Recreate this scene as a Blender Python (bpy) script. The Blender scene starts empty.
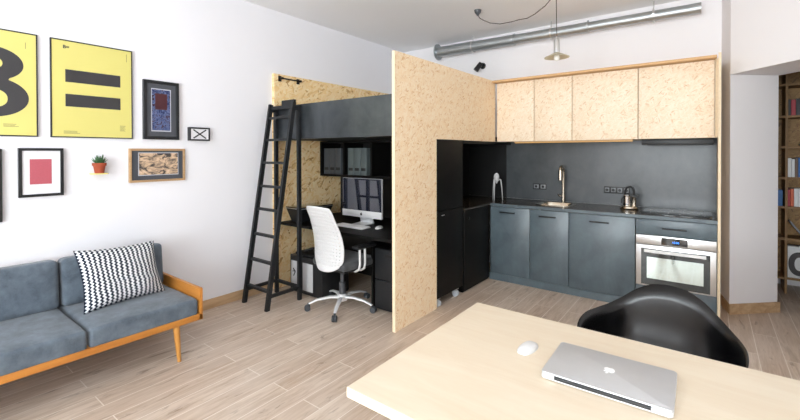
import bpy, bmesh, math, random
from mathutils import Vector, Matrix, noise
random.seed(7)
S = bpy.context.scene
C = S.collection
PI = math.pi

# ------------------------------------------------------------------ materials
def lin(c):
    if isinstance(c, str):
        c = [int(c[i:i+2], 16)/255 for i in (0, 2, 4)]
    return tuple((x/12.92 if x <= .04045 else ((x+.055)/1.055)**2.4) for x in c[:3]) + (1,)

class NT:
    def __init__(s, name):
        s.m = bpy.data.materials.new(name); s.m.use_nodes = True
        s.t = s.m.node_tree; s.b = s.t.nodes['Principled BSDF']
    def n(s, typ, **k):
        nd = s.t.nodes.new('ShaderNode'+typ)
        for a, v in k.items():
            if a in nd.bl_rna.properties: setattr(nd, a, v)
            else: nd.inputs[a.replace('_', ' ')].default_value = v
        return nd
    def l(s, a, b): s.t.links.new(a, b)
    def math(s, op, a, b=None, c=None):
        nd = s.t.nodes.new('ShaderNodeMath'); nd.operation = op
        for i, v in enumerate((a, b, c)):
            if v is None: continue
            if isinstance(v, (int, float)): nd.inputs[i].default_value = v
            else: s.l(v, nd.inputs[i])
        return nd.outputs[0]
    def mix(s, fac, a, b, blend='MIX'):
        nd = s.t.nodes.new('ShaderNodeMix'); nd.data_type = 'RGBA'; nd.blend_type = blend
        for i, v in ((0, fac), (6, a), (7, b)):
            if isinstance(v, (int, float)): nd.inputs[i].default_value = v
            elif isinstance(v, (tuple, str)): nd.inputs[i].default_value = lin(v) if isinstance(v, str) else v
            else: s.l(v, nd.inputs[i])
        return nd.outputs[2]
    def ramp(s, fac, *stops):
        nd = s.t.nodes.new('ShaderNodeValToRGB'); e = nd.color_ramp.elements
        for i, (p, c) in enumerate(stops):
            el = e[i] if i < 2 else e.new(p)
            el.position = p; el.color = lin(c) if isinstance(c, str) else (c, c, c, 1)
        s.l(fac, nd.inputs[0]); return nd.outputs[0]
    def coord(s, scale=(1, 1, 1), rot=(0, 0, 0), kind='Object', loc=(0, 0, 0)):
        tc = s.n('TexCoord'); mp = s.n('Mapping')
        mp.inputs['Scale'].default_value = scale; mp.inputs['Rotation'].default_value = rot
        mp.inputs['Location'].default_value = loc
        s.l(tc.outputs[kind], mp.inputs[0]); return mp.outputs[0]
    def noise(s, vec, scale=5, detail=3, rough=.5, dist=0):
        nd = s.n('TexNoise'); nd.inputs['Scale'].default_value = scale
        nd.inputs['Detail'].default_value = detail; nd.inputs['Roughness'].default_value = rough
        nd.inputs['Distortion'].default_value = dist
        s.l(vec, nd.inputs['Vector']); return nd.outputs[0]
    def bump(s, h, strength=.2, dist=.01):
        nd = s.n('Bump'); nd.inputs['Strength'].default_value = strength; nd.inputs['Distance'].default_value = dist
        s.l(h, nd.inputs['Height']); s.l(nd.outputs[0], s.b.inputs['Normal'])
    def base(s, out): s.l(out, s.b.inputs['Base Color'])
    def set(s, **k):
        for a, v in k.items(): s.b.inputs[a.replace('_', ' ')].default_value = v

def plain(name, col, rough=.5, metal=0, var=.06, nscale=30, bump=0, coat=0, emit=None, spec=.5):
    m = NT(name); col = lin(col) if isinstance(col, str) else col
    dk = tuple(x*(1-var) for x in col[:3])+(1,); lt = tuple(min(1, x*(1+var)) for x in col[:3])+(1,)
    nz = m.noise(m.coord(), nscale, 3)
    m.base(m.mix(nz, dk, lt))
    m.set(Roughness=rough, Metallic=metal)
    m.b.inputs['Specular IOR Level'].default_value = spec
    if coat: m.b.inputs['Coat Weight'].default_value = coat; m.b.inputs['Coat Roughness'].default_value = .05
    if bump: m.bump(nz, bump, .003)
    if emit:
        m.b.inputs['Emission Color'].default_value = lin(emit[0]); m.b.inputs['Emission Strength'].default_value = emit[1]
    return m.m

def osb(name, plane='YZ', light='fbe9cd', mid='f5d9b0', dark='dcb07a', rough=.55, k=1.0):
    m = NT(name)
    # map the panel plane to texture XY
    rots = {'YZ': (0, PI/2, 0), 'XZ': (PI/2, 0, 0), 'XY': (0, 0, 0)}
    layers = []
    for q, (ang, sx, sy, w) in enumerate(((.25, 20, 75, 0), (1.25, 22, 85, 3.3), (2.2, 18, 70, 7.1), (-.5, 24, 90, 12.7))):
        tc = m.n('TexCoord'); r1 = m.n('Mapping'); r1.inputs['Rotation'].default_value = rots[plane]
        m.l(tc.outputs['Object'], r1.inputs[0])
        sep = m.n('SeparateXYZ')
        m.l(tc.outputs['Object'], sep.inputs[0])
        cmb = m.n('CombineXYZ')
        ax = {'YZ': (1, 2), 'XZ': (0, 2), 'XY': (0, 1)}[plane]
        m.l(sep.outputs[ax[0]], cmb.inputs[0]); m.l(sep.outputs[ax[1]], cmb.inputs[1])
        mp = m.n('Mapping'); mp.vector_type = 'POINT'
        mp.inputs['Rotation'].default_value = (0, 0, ang); mp.inputs['Location'].default_value = (w, w*1.7, 0)
        m.l(cmb.outputs[0], mp.inputs[0])
        sc = m.n('VectorMath'); sc.operation = 'MULTIPLY'; sc.inputs[1].default_value = (sx*k, sy*k, 1)
        m.l(mp.outputs[0], sc.inputs[0])
        v = m.n('TexVoronoi'); v.voronoi_dimensions = '2D'; v.inputs['Scale'].default_value = 1
        m.l(sc.outputs[0], v.inputs['Vector'])
        sc2 = m.n('SeparateColor'); m.l(v.outputs['Color'], sc2.inputs[0])
        layers.append((sc2.outputs[0], sc2.outputs[1], v.outputs['Distance']))
    cur = m.ramp(layers[0][0], (0, dark), (.22, mid), (1, light))
    for (r, g, d), th in zip(layers[1:], (.5, .66, .75)):
        col = m.ramp(r, (0, dark), (.14, mid), (1, light))
        fac = m.math('GREATER_THAN', g, th)
        cur = m.mix(fac, cur, col)
    fine = m.noise(m.coord(), 9, 4, .6)
    cur = m.mix(m.ramp(fine, (.35, 0.0), (.75, .35)), cur, mid)
    spk = m.noise(m.coord(), 22, 2, .5)
    cur = m.mix(m.ramp(spk, (.66, 0.0), (.76, .35)), cur, dark)
    m.base(cur); m.set(Roughness=rough)
    m.bump(layers[0][0], .12, .002)
    return m.m

def wood(name, light, dark, axis=0, rough=.4, scale=1.0, contrast=.8):
    m = NT(name); sc = [14*scale]*3; sc[axis] = 1.2*scale
    nz = m.noise(m.coord(tuple(sc)), 1.6, 5, .6, .6)
    m.base(m.ramp(nz, (.5-.3*contrast/2-.1, dark), (.5+.3*contrast/2+.05, light)))
    m.set(Roughness=rough); m.bump(nz, .08, .002); return m.m

def floor_mat():
    m = NT('oak_plank_floor')
    v = m.coord(rot=(0, 0, PI/2), loc=(.4, .07, 0))
    br = m.n('TexBrick'); br.offset = .37; br.offset_frequency = 2
    br.inputs['Scale'].default_value = 1; br.inputs['Brick Width'].default_value = 1.2
    br.inputs['Row Height'].default_value = .15; br.inputs['Mortar Size'].default_value = .0032
    br.inputs['Mortar Smooth'].default_value = .3; br.inputs['Bias'].default_value = 0
    br.inputs['Color1'].default_value = (0, 0, 0, 1); br.inputs['Color2'].default_value = (1, 1, 1, 1)
    br.inputs['Mortar'].default_value = (.5, .5, .5, 1)
    m.l(v, br.inputs['Vector'])
    tone = m.ramp(br.outputs['Color'], (0, 'c4ae9a'), (.5, 'cebaa8'), (1, 'd8c7b6'))
    off = m.n('VectorMath'); off.operation = 'MULTIPLY_ADD'
    m.l(br.outputs['Color'], off.inputs[0]); off.inputs[1].default_value = (7, 3, 5)
    m.l(m.coord(), off.inputs[2])
    st = m.n('VectorMath'); st.operation = 'MULTIPLY'; st.inputs[1].default_value = (16, 1.3, 1)
    m.l(off.outputs[0], st.inputs[0])
    g = m.noise(st.outputs[0], 2.2, 6, .65, .9)
    c = m.mix(m.ramp(g, (.40, .65), (.60, 0.0)), tone, 'ad947c')
    st2 = m.n('VectorMath'); st2.operation = 'MULTIPLY'; st2.inputs[1].default_value = (6, 1.0, 1)
    m.l(off.outputs[0], st2.inputs[0])
    k = m.noise(st2.outputs[0], 2.4, 3, .55, .4)
    c = m.mix(m.ramp(k, (.62, 0.0), (.78, .6)), c, '8c7056')
    st3 = m.n('VectorMath'); st3.operation = 'MULTIPLY'; st3.inputs[1].default_value = (9, 2.2, 1)
    m.l(off.outputs[0], st3.inputs[0])
    kn = m.noise(st3.outputs[0], 1.7, 4, .6, .8)
    c = m.mix(m.ramp(kn, (.61, 0.0), (.72, .75)), c, '75593f')
    bl = m.noise(m.coord((1.5, .8, 1)), 2.2, 3, .5)
    c = m.mix(m.ramp(bl, (.35, 0.0), (.7, .3)), c, 'e0d4c8')
    w = m.noise(st.outputs[0], 9, 3, .5)
    c = m.mix(m.ramp(w, (.5, 0.0), (.8, .25)), c, 'e4d8cc')
    c = m.mix(m.math('MULTIPLY', br.outputs['Fac'], .85), c, 'ebe1d7')
    m.base(c); m.set(Roughness=.42)
    m.bump(m.math('SUBTRACT', g, m.math('MULTIPLY', br.outputs['Fac'], .5)), .12, .002)
    return m.m

def slate(name, a, b, rough=.42, spec=.5):
    m = NT(name)
    nz = m.noise(m.coord((1, 1, .8)), 3.5, 6, .65, .3); n2 = m.noise(m.coord(), 60, 2)
    c = m.mix(m.ramp(nz, (.3, 0.0), (.7, 1.0)), a, b); c = m.mix(m.math('MULTIPLY', n2, .12), c, b)
    m.base(c); m.set(Roughness=rough); m.b.inputs['Specular IOR Level'].default_value = spec
    m.bump(n2, .03, .001); return m.m

def fabric(name, a, b):
    m = NT(name)
    n1 = m.noise(m.coord(), 9, 6, .7, .2); n2 = m.noise(m.coord(), 160, 2, .6)
    c = m.ramp(n1, (.3, a), (.72, b)); c = m.mix(m.math('MULTIPLY', n2, .35), c, b)
    m.base(c); m.set(Roughness=.95); m.b.inputs['Specular IOR Level'].default_value = .15
    m.b.inputs['Sheen Weight'].default_value = .25
    m.bump(n2, .35, .002); return m.m

def zigzag():
    m = NT('navy_white_zigzag_weave')
    tc = m.n('TexCoord'); sp = m.n('SeparateXYZ'); m.l(tc.outputs['UV'], sp.inputs[0])
    u, v = sp.outputs[0], sp.outputs[1]
    tri = m.math('PINGPONG', m.math('MULTIPLY', v, 38), 1.0)
    uu = m.math('ADD', m.math('MULTIPLY', u, 17), m.math('MULTIPLY', tri, .42))
    fr = m.math('FRACT', uu)
    f = m.math('GREATER_THAN', fr, .5)
    m.base(m.mix(f, '131f30', 'e2e4e6')); m.set(Roughness=.95)
    m.b.inputs['Specular IOR Level'].default_value = .1
    return m.m

def abstract_print(name, stops, scale, stretch=(1, 1, 1)):
    m = NT(name)
    n = m.noise(m.coord(stretch), scale, 5, .65, 1.2)
    m.base(m.ramp(n, *stops)); m.set(Roughness=.25); return m.m

def glass(name, tint=(.95, .98, .97, 1), alpha=.12, rough=.02):
    m = NT(name); out = m.t.nodes['Material Output']
    tr = m.n('BsdfTransparent'); tr.inputs[0].default_value = tint
    gl = m.n('BsdfGlossy'); gl.inputs['Roughness'].default_value = rough
    mx = m.n('MixShader'); mx.inputs[0].default_value = alpha
    m.l(tr.outputs[0], mx.inputs[1]); m.l(gl.outputs[0], mx.inputs[2]); m.l(mx.outputs[0], out.inputs[0])
    return m.m

M = {}
def mk_wall(name, a, b):
    m = NT(name); nz = m.noise(m.coord(), 1.3, 5, .6); n2 = m.noise(m.coord(), 120, 2)
    m.base(m.mix(nz, a, b)); m.set(Roughness=.85); m.b.inputs['Specular IOR Level'].default_value = .2
    m.bump(n2, .06, .001); return m.m
M['wall'] = mk_wall('white_plaster', 'ececf1', 'f1f1f5')
M['wall_warm'] = mk_wall('white_plaster_warm', 'efeced', 'f3f0f1')
M['ceil'] = mk_wall('ceiling_paint', 'f3f3f4', 'f6f6f7')
M['floor'] = floor_mat()
M['skirt'] = wood('oak_skirting', 'c9aa86', 'a98863', 1, .5)
M['skirtx'] = wood('oak_skirting_across', 'c9aa86', 'a98863', 0, .5)
M['osb_yz'] = osb('osb_partition', 'YZ', k=1.2)
M['osb_xz'] = osb('osb_fronts', 'XZ', 'f6e7d2', 'eed8ba', 'dab890', k=1.25)
M['osb_left'] = osb('osb_side_panel', 'YZ', 'fbe6bd', 'f1cd90', 'b98646', k=.65)
M['osb_edge'] = plain('osb_cut_edge', 'e6d2b2', .7, var=.12, nscale=60)
M['osb_top'] = plain('osb_top_edge', 'd2a978', .6, var=.15, nscale=60)
M['steelblack'] = slate('brushed_black_steel', '464a4e', '5f6468', .3); M['steelblack'].node_tree.nodes['Principled BSDF'].inputs['Metallic'].default_value = .75
M['slate'] = slate('slate_grey_front', '465157', '606e75', .34)
M['slate2'] = slate('slate_backsplash', '3b3f41', '55595c', .33)
M['black'] = plain('matt_black_board', '0a0908', .55, var=.15, spec=.22)
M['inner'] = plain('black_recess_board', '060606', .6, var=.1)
M['counter'] = plain('dark_glossy_worktop', '3b332a', .2, var=.15, nscale=50)
M['ladder'] = plain('black_painted_wood', '17191c', .5, var=.1)
M['handle'] = plain('black_metal_handle', '17181a', .35, metal=.3)
M['steel'] = plain('brushed_steel', 'd4d4d3', .3, metal=.9, var=.05)
M['chrome'] = plain('polished_chrome', 'dcdcdc', .1, metal=1, var=.02)
M['warmsteel'] = plain('warm_polished_steel', 'cfc6b6', .2, metal=1, var=.05)
M['wheel'] = plain('pale_grey_wheel', 'b8bcc0', .3, var=.1)
M['zinc'] = plain('galvanised_steel_duct', 'b4b9bb', .42, metal=.9, var=.12, nscale=14)
M['teak'] = wood('orange_teak', 'c8873a', 'a9672a', 1, .4)
M['teakx'] = wood('orange_teak_across', 'c8873a', 'a9672a', 0, .4)
M['teakz'] = wood('teak_leg', 'd29a50', 'b97e3a', 2, .4)
M['sofa'] = fabric('blue_grey_upholstery', '404952', '6b7681')
M['sofa2'] = fabric('slate_grey_upholstery', '525a66', '788391')
M['zig'] = zigzag()
def birch():
    m = NT('birch_plywood_top'); nz = m.noise(m.coord((.9, 5, 1)), 1.8, 6, .6, 1.6); n2 = m.noise(m.coord((2, 40, 1)), 3, 3)
    c = m.ramp(nz, (.3, 'dccab0'), (.7, 'e5d8c2')); c = m.mix(m.math('MULTIPLY', n2, .3), c, 'ebe0cf')
    m.base(c); m.set(Roughness=.33); return m.m
M['birch'] = birch()
M['birch_edge'] = plain('birch_table_edge', 'e9dcc4', .5, var=.05, nscale=90)
M['white'] = plain('white_plastic', 'd6d6d6', .4, var=.02)
M['whitepaper'] = plain('white_mat_board', 'e4e4e8', .6, var=.02, coat=.5)
M['keys'] = plain('pale_keys', 'f6f6f6', .4, var=.02)
M['alu'] = plain('silver_aluminium', 'c9cacc', .45, metal=.35, var=.03)
M['alulight'] = plain('bright_aluminium', 'e8e9ea', .35, metal=.3, var=.03)
M['screen'] = plain('black_screen_glass', '1b1e2c', .03, var=.05, coat=1, spec=1.0)
M['logo_dark'] = plain('dark_grey_mark', '2e2e30', .4)
M['logo_white'] = plain('white_mark', 'fafafa', .3, emit=None)
M['frame_black'] = plain('black_frame_wood', '16181c', .35, var=.1)
M['frame_oak'] = wood('pale_oak_frame', 'c4a27a', 'a5825a', 1, .5)
M['yellow'] = plain('yellow_poster_paper', 'd9d078', .4, var=.02, coat=.5, nscale=5)
M['ink'] = plain('black_poster_ink', '26262a', .4, var=.05, coat=.7)
M['inkfaint'] = plain('small_print_ink', '8a8550', .6)
M['matdark'] = plain('charcoal_mat_board', '3c4048', .5, var=.08, coat=.6)
M['red'] = plain('faded_red_print', 'b55360', .6, var=.08, nscale=80, coat=.5)
M['silverline'] = plain('silver_inner_mat', 'b4b8c2', .5)
M['print1'] = abstract_print('dark_abstract_print', ((0, '1c2038'), (.42, '2c3760'), (.52, '5d6c98'), (.58, '3a2636'), (.7, '241a2a'), (1, '8890b0')), 26)
M['maroon'] = plain('maroon_patch', '4a2028', .5, var=.3, nscale=60)
M['print2'] = abstract_print('sepia_landscape_print', ((0, '2b2522'), (.42, '4a4542'), (.48, '9c8672'), (.56, 'd2b393'), (1, 'f2e6d2')), 11, (1, 1, 1.8))
M['terracotta'] = plain('terracotta', 'a1492c', .8, var=.15, bump=.2)
M['soil'] = plain('dark_soil', '2b1d14', 1, var=.4, nscale=120, bump=.5)
M['leaf'] = plain('succulent_green', '3f6b42', .45, var=.35, nscale=40)
M['shelfy'] = plain('pale_yellow_shelf', 'e9df8e', .5)
M['rubber'] = plain('dark_grey_rubber', '3b3e42', .6)
M['blackpl'] = plain('black_plastic', '18191b', .45)
M['greypl'] = plain('grey_gas_column', '54565a', .35, metal=.4)
M['seatf'] = fabric('grey_seat_fabric', '343536', '555759')
M['shell'] = plain('glossy_black_shell', '060608', .27, var=.08, coat=.0)
M['palegrey'] = plain('light_grey_panel', 'b9b9ba', .45, var=.05)
M['file'] = plain('dark_grey_file_board', '43474b', .5, var=.08)
M['file2'] = plain('green_grey_file_board', '525b5b', .5, var=.08)
M['filedark'] = plain('file_label_slot', '121314', .5)
M['ovenglass'] = plain('mirrored_oven_glass', 'dbe6e1', .06, metal=.9, var=.03)
M['ovendark'] = plain('dark_oven_glass', '1d2322', .05, coat=1)
M['blackglass'] = plain('black_display_glass', '07080a', .06, coat=1)
M['bluelight'] = plain('blue_lit_digits', '2f7fff', .4, emit=('3d8bff', 3))
M['ceramic'] = plain('black_ceramic_hob', '111214', .06, coat=1)
M['socket'] = plain('pale_socket_insert', '7d8083', .4)
M['led'] = plain('warm_led_strip', 'c9a050', .4, emit=('e8a840', .55))  # glow stands in for light on the wood underside
M['bulb'] = plain('frosted_bulb', 'f4f2ea', .2)
M['lampdisc'] = plain('dull_brass_disc', 'c4bda6', .35, metal=.6)
M['cord'] = plain('dark_textile_cord', '3a3431', .8)
M['bookosb'] = osb('osb_bookcase', 'XZ', 'a8824b', '8c6736', '674a24')  # dimness of the far room is darkened into the wood colour
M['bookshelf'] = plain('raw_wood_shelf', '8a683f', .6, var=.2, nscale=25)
M['winframe'] = plain('white_window_frame', 'ececec', .4)
M['pane'] = glass('clear_window_glass', alpha=.06)
for k, c in dict(b_red='a3192c', b_black='16171a', b_white='d9dadb', b_blue='1f5f9e', b_brown='5d4636', b_orange='c4562a', b_tan='c6b498', b_green='4c6b58', b_teal='2b6d7c', b_grey='7b7d80').items():
    M[k] = plain('book_cover_'+c, c, .5, var=.1)

# ------------------------------------------------------------------ mesh helpers
class MB:
    def __init__(s): s.b = bmesh.new(); s.mats = []
    def _mi(s, m):
        if m is None: return 0
        if m not in s.mats: s.mats.append(m)
        return s.mats.index(m)
    def _tag(s, faces, m):
        i = s._mi(m)
        for f in faces: f.material_index = i
    def box(s, x0, x1, y0, y1, z0, z1, bev=0, seg=2, m=None, mat4=None):
        r = bmesh.ops.create_cube(s.b, size=1); v = r['verts']
        for q in v: q.co = Vector(((x0+x1)/2+q.co.x*(x1-x0), (y0+y1)/2+q.co.y*(y1-y0), (z0+z1)/2+q.co.z*(z1-z0)))
        if bev:
            e = list({e for q in v for e in q.link_edges})
            r = bmesh.ops.bevel(s.b, geom=e, offset=bev, segments=seg, affect='EDGES', profile=.5)
            v = list({q for f in r['faces'] for q in f.verts} | {q for q in v if q.is_valid})
        if mat4 is not None:
            for q in v: q.co = mat4 @ q.co
        s._tag({f for q in v for f in q.link_faces}, m); return s
    def cyl(s, p0, p1, r0, r1=None, n=20, m=None, cap=True):
        p0 = Vector(p0); p1 = Vector(p1); r1 = r0 if r1 is None else r1
        return s.tube([p0, p1], [r0, r1], n, m, cap)
    def tube(s, pts, r, n=12, m=None, cap=True, flat=1.0):
        pts = [Vector(p) for p in pts]
        if not isinstance(r, (list, tuple)): r = [r]*len(pts)
        rings = []; up = None
        for i, p in enumerate(pts):
            t = (pts[min(i+1, len(pts)-1)]-pts[max(i-1, 0)]).normalized()
            if up is None:
                up = Vector((0, 0, 1)) if abs(t.z) < .9 else Vector((1, 0, 0))
            a = t.cross(up).normalized(); bb = a.cross(t).normalized(); up = bb
            rings.append([s.b.verts.new(p+a*math.cos(2*PI*k/n)*r[i]+bb*math.sin(2*PI*k/n)*r[i]*flat) for k in range(n)])
        fs = []
        for A, B in zip(rings, rings[1:]):
            for k in range(n): fs.append(s.b.faces.new((A[k], A[(k+1) % n], B[(k+1) % n], B[k])))
        if cap:
            fs.append(s.b.faces.new(rings[0][::-1])); fs.append(s.b.faces.new(rings[-1]))
        s._tag(fs, m); return s
    def lathe(s, prof, c=(0, 0, 0), n=28, m=None, axis='Z'):
        rings = []; c = Vector(c)
        for r, z in prof:
            ring = []
            for k in range(n):
                a = 2*PI*k/n; v = Vector((r*math.cos(a), r*math.sin(a), z))
                if axis == 'X': v = Vector((z, v.x, v.y))
                if axis == 'Y': v = Vector((v.x, z, v.y))
                ring.append(s.b.verts.new(c+v))
            rings.append(ring)
        fs = []
        for A, B in zip(rings, rings[1:]):
            for k in range(n): fs.append(s.b.faces.new((A[k], A[(k+1) % n], B[(k+1) % n], B[k])))
        fs.append(s.b.faces.new(rings[0][::-1])); fs.append(s.b.faces.new(rings[-1]))
        s._tag(fs, m); return s
    def prism(s, poly, z0, z1, m=None, fn=None):
        """poly in 2D, extruded z0..z1; fn maps (a,b,c)->xyz"""
        fn = fn or (lambda a, b, c: (a, b, c))
        A = [s.b.verts.new(fn(x, y, z0)) for x, y in poly]; B = [s.b.verts.new(fn(x, y, z1)) for x, y in poly]
        n = len(poly); fs = [s.b.faces.new(A[::-1]), s.b.faces.new(B)]
        for k in range(n): fs.append(s.b.faces.new((A[k], A[(k+1) % n], B[(k+1) % n], B[k])))
        s._tag(fs, m); return s
    def rbox(s, cx, cy, cz, hx, hy, hz, r, bulge=(0, 0, 0), n=10, m=None, mat4=None, wr=0):
        """soft rounded cushion"""
        def ax(h):
            inner = h-r
            a = [-h+r*(1-math.cos(t*PI/2/4)) for t in range(0, 4)]
            c = [-inner+2*inner*i/n for i in range(n+1)]
            return a+c+[-x for x in a[::-1]]
        X, Y, Z = ax(hx), ax(hy), ax(hz); vs = {}
        def V(i, j, k):
            key = (i, j, k)
            if key in vs: return vs[key]
            q = Vector((X[i], Y[j], Z[k]))
            inn = Vector((max(-hx+r, min(hx-r, q.x)), max(-hy+r, min(hy-r, q.y)), max(-hz+r, min(hz-r, q.z))))
            d = q-inn
            if d.length > 1e-9: q = inn+d.normalized()*r
            u, v, w = q.x/hx, q.y/hy, q.z/hz
            g = lambda a: (1-min(1, a*a)**2)
            q = q+Vector((bulge[0]*u*g(v)*g(w), bulge[1]*v*g(u)*g(w), bulge[2]*w*g(u)*g(v)))
            if wr: q += noise.noise_vector(q*7+Vector((cx, cy, cz)))*wr
            q += Vector((cx, cy, cz))
            if mat4 is not None: q = mat4 @ q
            vs[key] = s.b.verts.new(q); return vs[key]
        fs = []; a, b, c = len(X), len(Y), len(Z)
        for i in range(a-1):
            for j in range(b-1):
                fs.append(s.b.faces.new((V(i, j, 0), V(i, j+1, 0), V(i+1, j+1, 0), V(i+1, j, 0))))
                fs.append(s.b.faces.new((V(i, j, c-1), V(i+1, j, c-1), V(i+1, j+1, c-1), V(i, j+1, c-1))))
        for i in range(a-1):
            for k in range(c-1):
                fs.append(s.b.faces.new((V(i, 0, k), V(i+1, 0, k), V(i+1, 0, k+1), V(i, 0, k+1))))
                fs.append(s.b.faces.new((V(i, b-1, k), V(i, b-1, k+1), V(i+1, b-1, k+1), V(i+1, b-1, k))))
        for j in range(b-1):
            for k in range(c-1):
                fs.append(s.b.faces.new((V(0, j, k), V(0, j, k+1), V(0, j+1, k+1), V(0, j+1, k))))
                fs.append(s.b.faces.new((V(a-1, j, k), V(a-1, j+1, k), V(a-1, j+1, k+1), V(a-1, j, k+1))))
        s._tag(fs, m); return s
    def obj(s, name, mat, parent=None, smooth=False, label=None, loc=None, recalc=True, angle=35):
        if recalc: bmesh.ops.recalc_face_normals(s.b, faces=s.b.faces)
        me = bpy.data.meshes.new(name); s.b.to_mesh(me); s.b.free()
        for x in ([mat] if not s.mats or s.mats[0] is not None and not s.mats else []): me.materials.append(x)
        if s.mats:
            for x in s.mats: me.materials.append(x)
        o = bpy.data.objects.new(name, me); C.objects.link(o)
        if smooth:
            for p in me.polygons: p.use_smooth = True
            me.set_sharp_from_angle(angle=math.radians(angle))
        if parent: o.parent = parent
        if label: o['label'] = label
        if loc: o.location = loc
        return o

def thing(name, label, cat, loc=(0, 0, 0), rotz=0, group=None):
    o = bpy.data.objects.new(name, None); C.objects.link(o); o.empty_display_size = .1
    o.location = loc; o.rotation_euler = (0, 0, rotz); return tag(o, label, cat, group)
def tag(o, label, cat, group=None):
    o['label'] = label; o['category'] = cat
    if group: o['group'] = group
    return o
def struct(o): o['kind'] = 'structure'; return o
def dup(root, loc=None, rotz=None, label=None):
    r = root.copy(); C.objects.link(r)
    if loc is not None: r.location = loc
    if rotz is not None: r.rotation_euler = (0, 0, rotz)
    if label: r['label'] = label
    for ch in list(root.children):
        c = ch.copy(); C.objects.link(c); c.parent = r
        for g in list(ch.children):
            d = g.copy(); C.objects.link(d); d.parent = c
    return r
def B(name, mat, parent, x0, x1, y0, y1, z0, z1, bev=0, label=None, smooth=False):
    return MB().box(x0, x1, y0, y1, z0, z1, bev).obj(name, mat, parent, smooth or bev > 0, label)
def glyph(loops, fn, name, mat, parent, depth=.002):
    """flat shape with holes; fn maps the curve's x,y,z to the thing's space"""
    cu = bpy.data.curves.new(name, 'CURVE'); cu.dimensions = '2D'; cu.fill_mode = 'BOTH'; cu.extrude = depth/2
    for lp in loops:
        sp = cu.splines.new('POLY'); sp.points.add(len(lp)-1)
        for p, q in zip(sp.points, lp): p.co = (q[0], q[1], 0, 1)
        sp.use_cyclic_u = True
    return _curve_mesh(cu, fn, name, mat, parent)
def _curve_mesh(cu, fn, name, mat, parent):
    t = bpy.data.objects.new('tmp', cu); C.objects.link(t)
    bpy.context.view_layer.update()
    me = bpy.data.meshes.new_from_object(t.evaluated_get(bpy.context.evaluated_depsgraph_get()))
    bpy.data.objects.remove(t)
    for v in me.vertices: v.co = fn(*v.co)
    me.materials.clear(); me.materials.append(mat); me.name = name
    o = bpy.data.objects.new(name, me); C.objects.link(o)
    if parent: o.parent = parent
    return o
def text(s, size, fn, name, mat, parent, depth=.001, offset=0):
    cu = bpy.data.curves.new(name, 'FONT'); cu.body = s; cu.size = size; cu.extrude = depth/2; cu.offset = offset
    cu.align_x = 'CENTER'; cu.align_y = 'CENTER'
    return _curve_mesh(cu, fn, name, mat, parent)
def ell(cx, cy, rx, ry, n=40, p=2.0, rev=False):
    pts = []
    for k in range(n):
        a = 2*PI*k/n; c, s_ = math.cos(a), math.sin(a)
        pts.append((cx+rx*math.copysign(abs(c)**(2/p), c), cy+ry*math.copysign(abs(s_)**(2/p), s_)))
    return pts[::-1] if rev else pts

REAR, SIDE_FILL = 235, 62
H = 3.08; YB = 5.15; YR = -3.6; XR = 5.3
P1 = Vector((3.99, 4.83)); T = Vector((.36, .34)); D = Vector((.66, -.75)).normalized()
P2 = P1+D*1.05; P3 = P1+D*((XR-P1.x)/D.x)

# ------------------------------------------------------------------ room shell
struct(B('floor', M['floor'], None, -.2, 7.2, YR-.2, 6.6, -.1, 0))
struct(B('ceiling', M['ceil'], None, -.2, 7.2, YR-.2, 6.6, H, H+.1))
struct(B('wall_left', M['wall'], None, -.2, 0, YR-.2, YB, 0, H))
struct(B('wall_back', M['wall_warm'], None, -.2, 3.93, YB, YB+.2, 0, H))
w = MB()
w.prism([(3.93, 5.35), (3.93, 5.15), tuple(P1), tuple(P1+T), (4.2, 5.35)][::-1], 0, H)
w.prism([tuple(P1), tuple(P2), tuple(P2+T), tuple(P1+T)], 2.215, H)
w.prism([tuple(P2), tuple(P3), (XR+.5, P3.y+.25), tuple(P2+T)], 0, H)
for y0, y1, z0, z1 in ((YR-.2, -3.3, 0, H), (-3.3, -1.7, 0, .7), (-3.3, -1.7, 2.75, H), (-1.7, P3.y, 0, H)): w.box(XR, XR+.2, y0, y1, z0, z1)  # leaves a gap for the added side window
struct(w.obj('wall_right', M['wall_warm']))
hw = MB()
hw.box(3.75, 3.95, 5.35, 6.4, 0, H); hw.box(3.75, 7.0, 6.3, 6.5, 0, H); hw.box(6.8, 7.0, 3.4, 6.3, 0, H)
hw.box(5.5, 6.8, 3.4, 3.6, 0, H)
struct(hw.obj('wall_far', M['wall_warm']))
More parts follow.
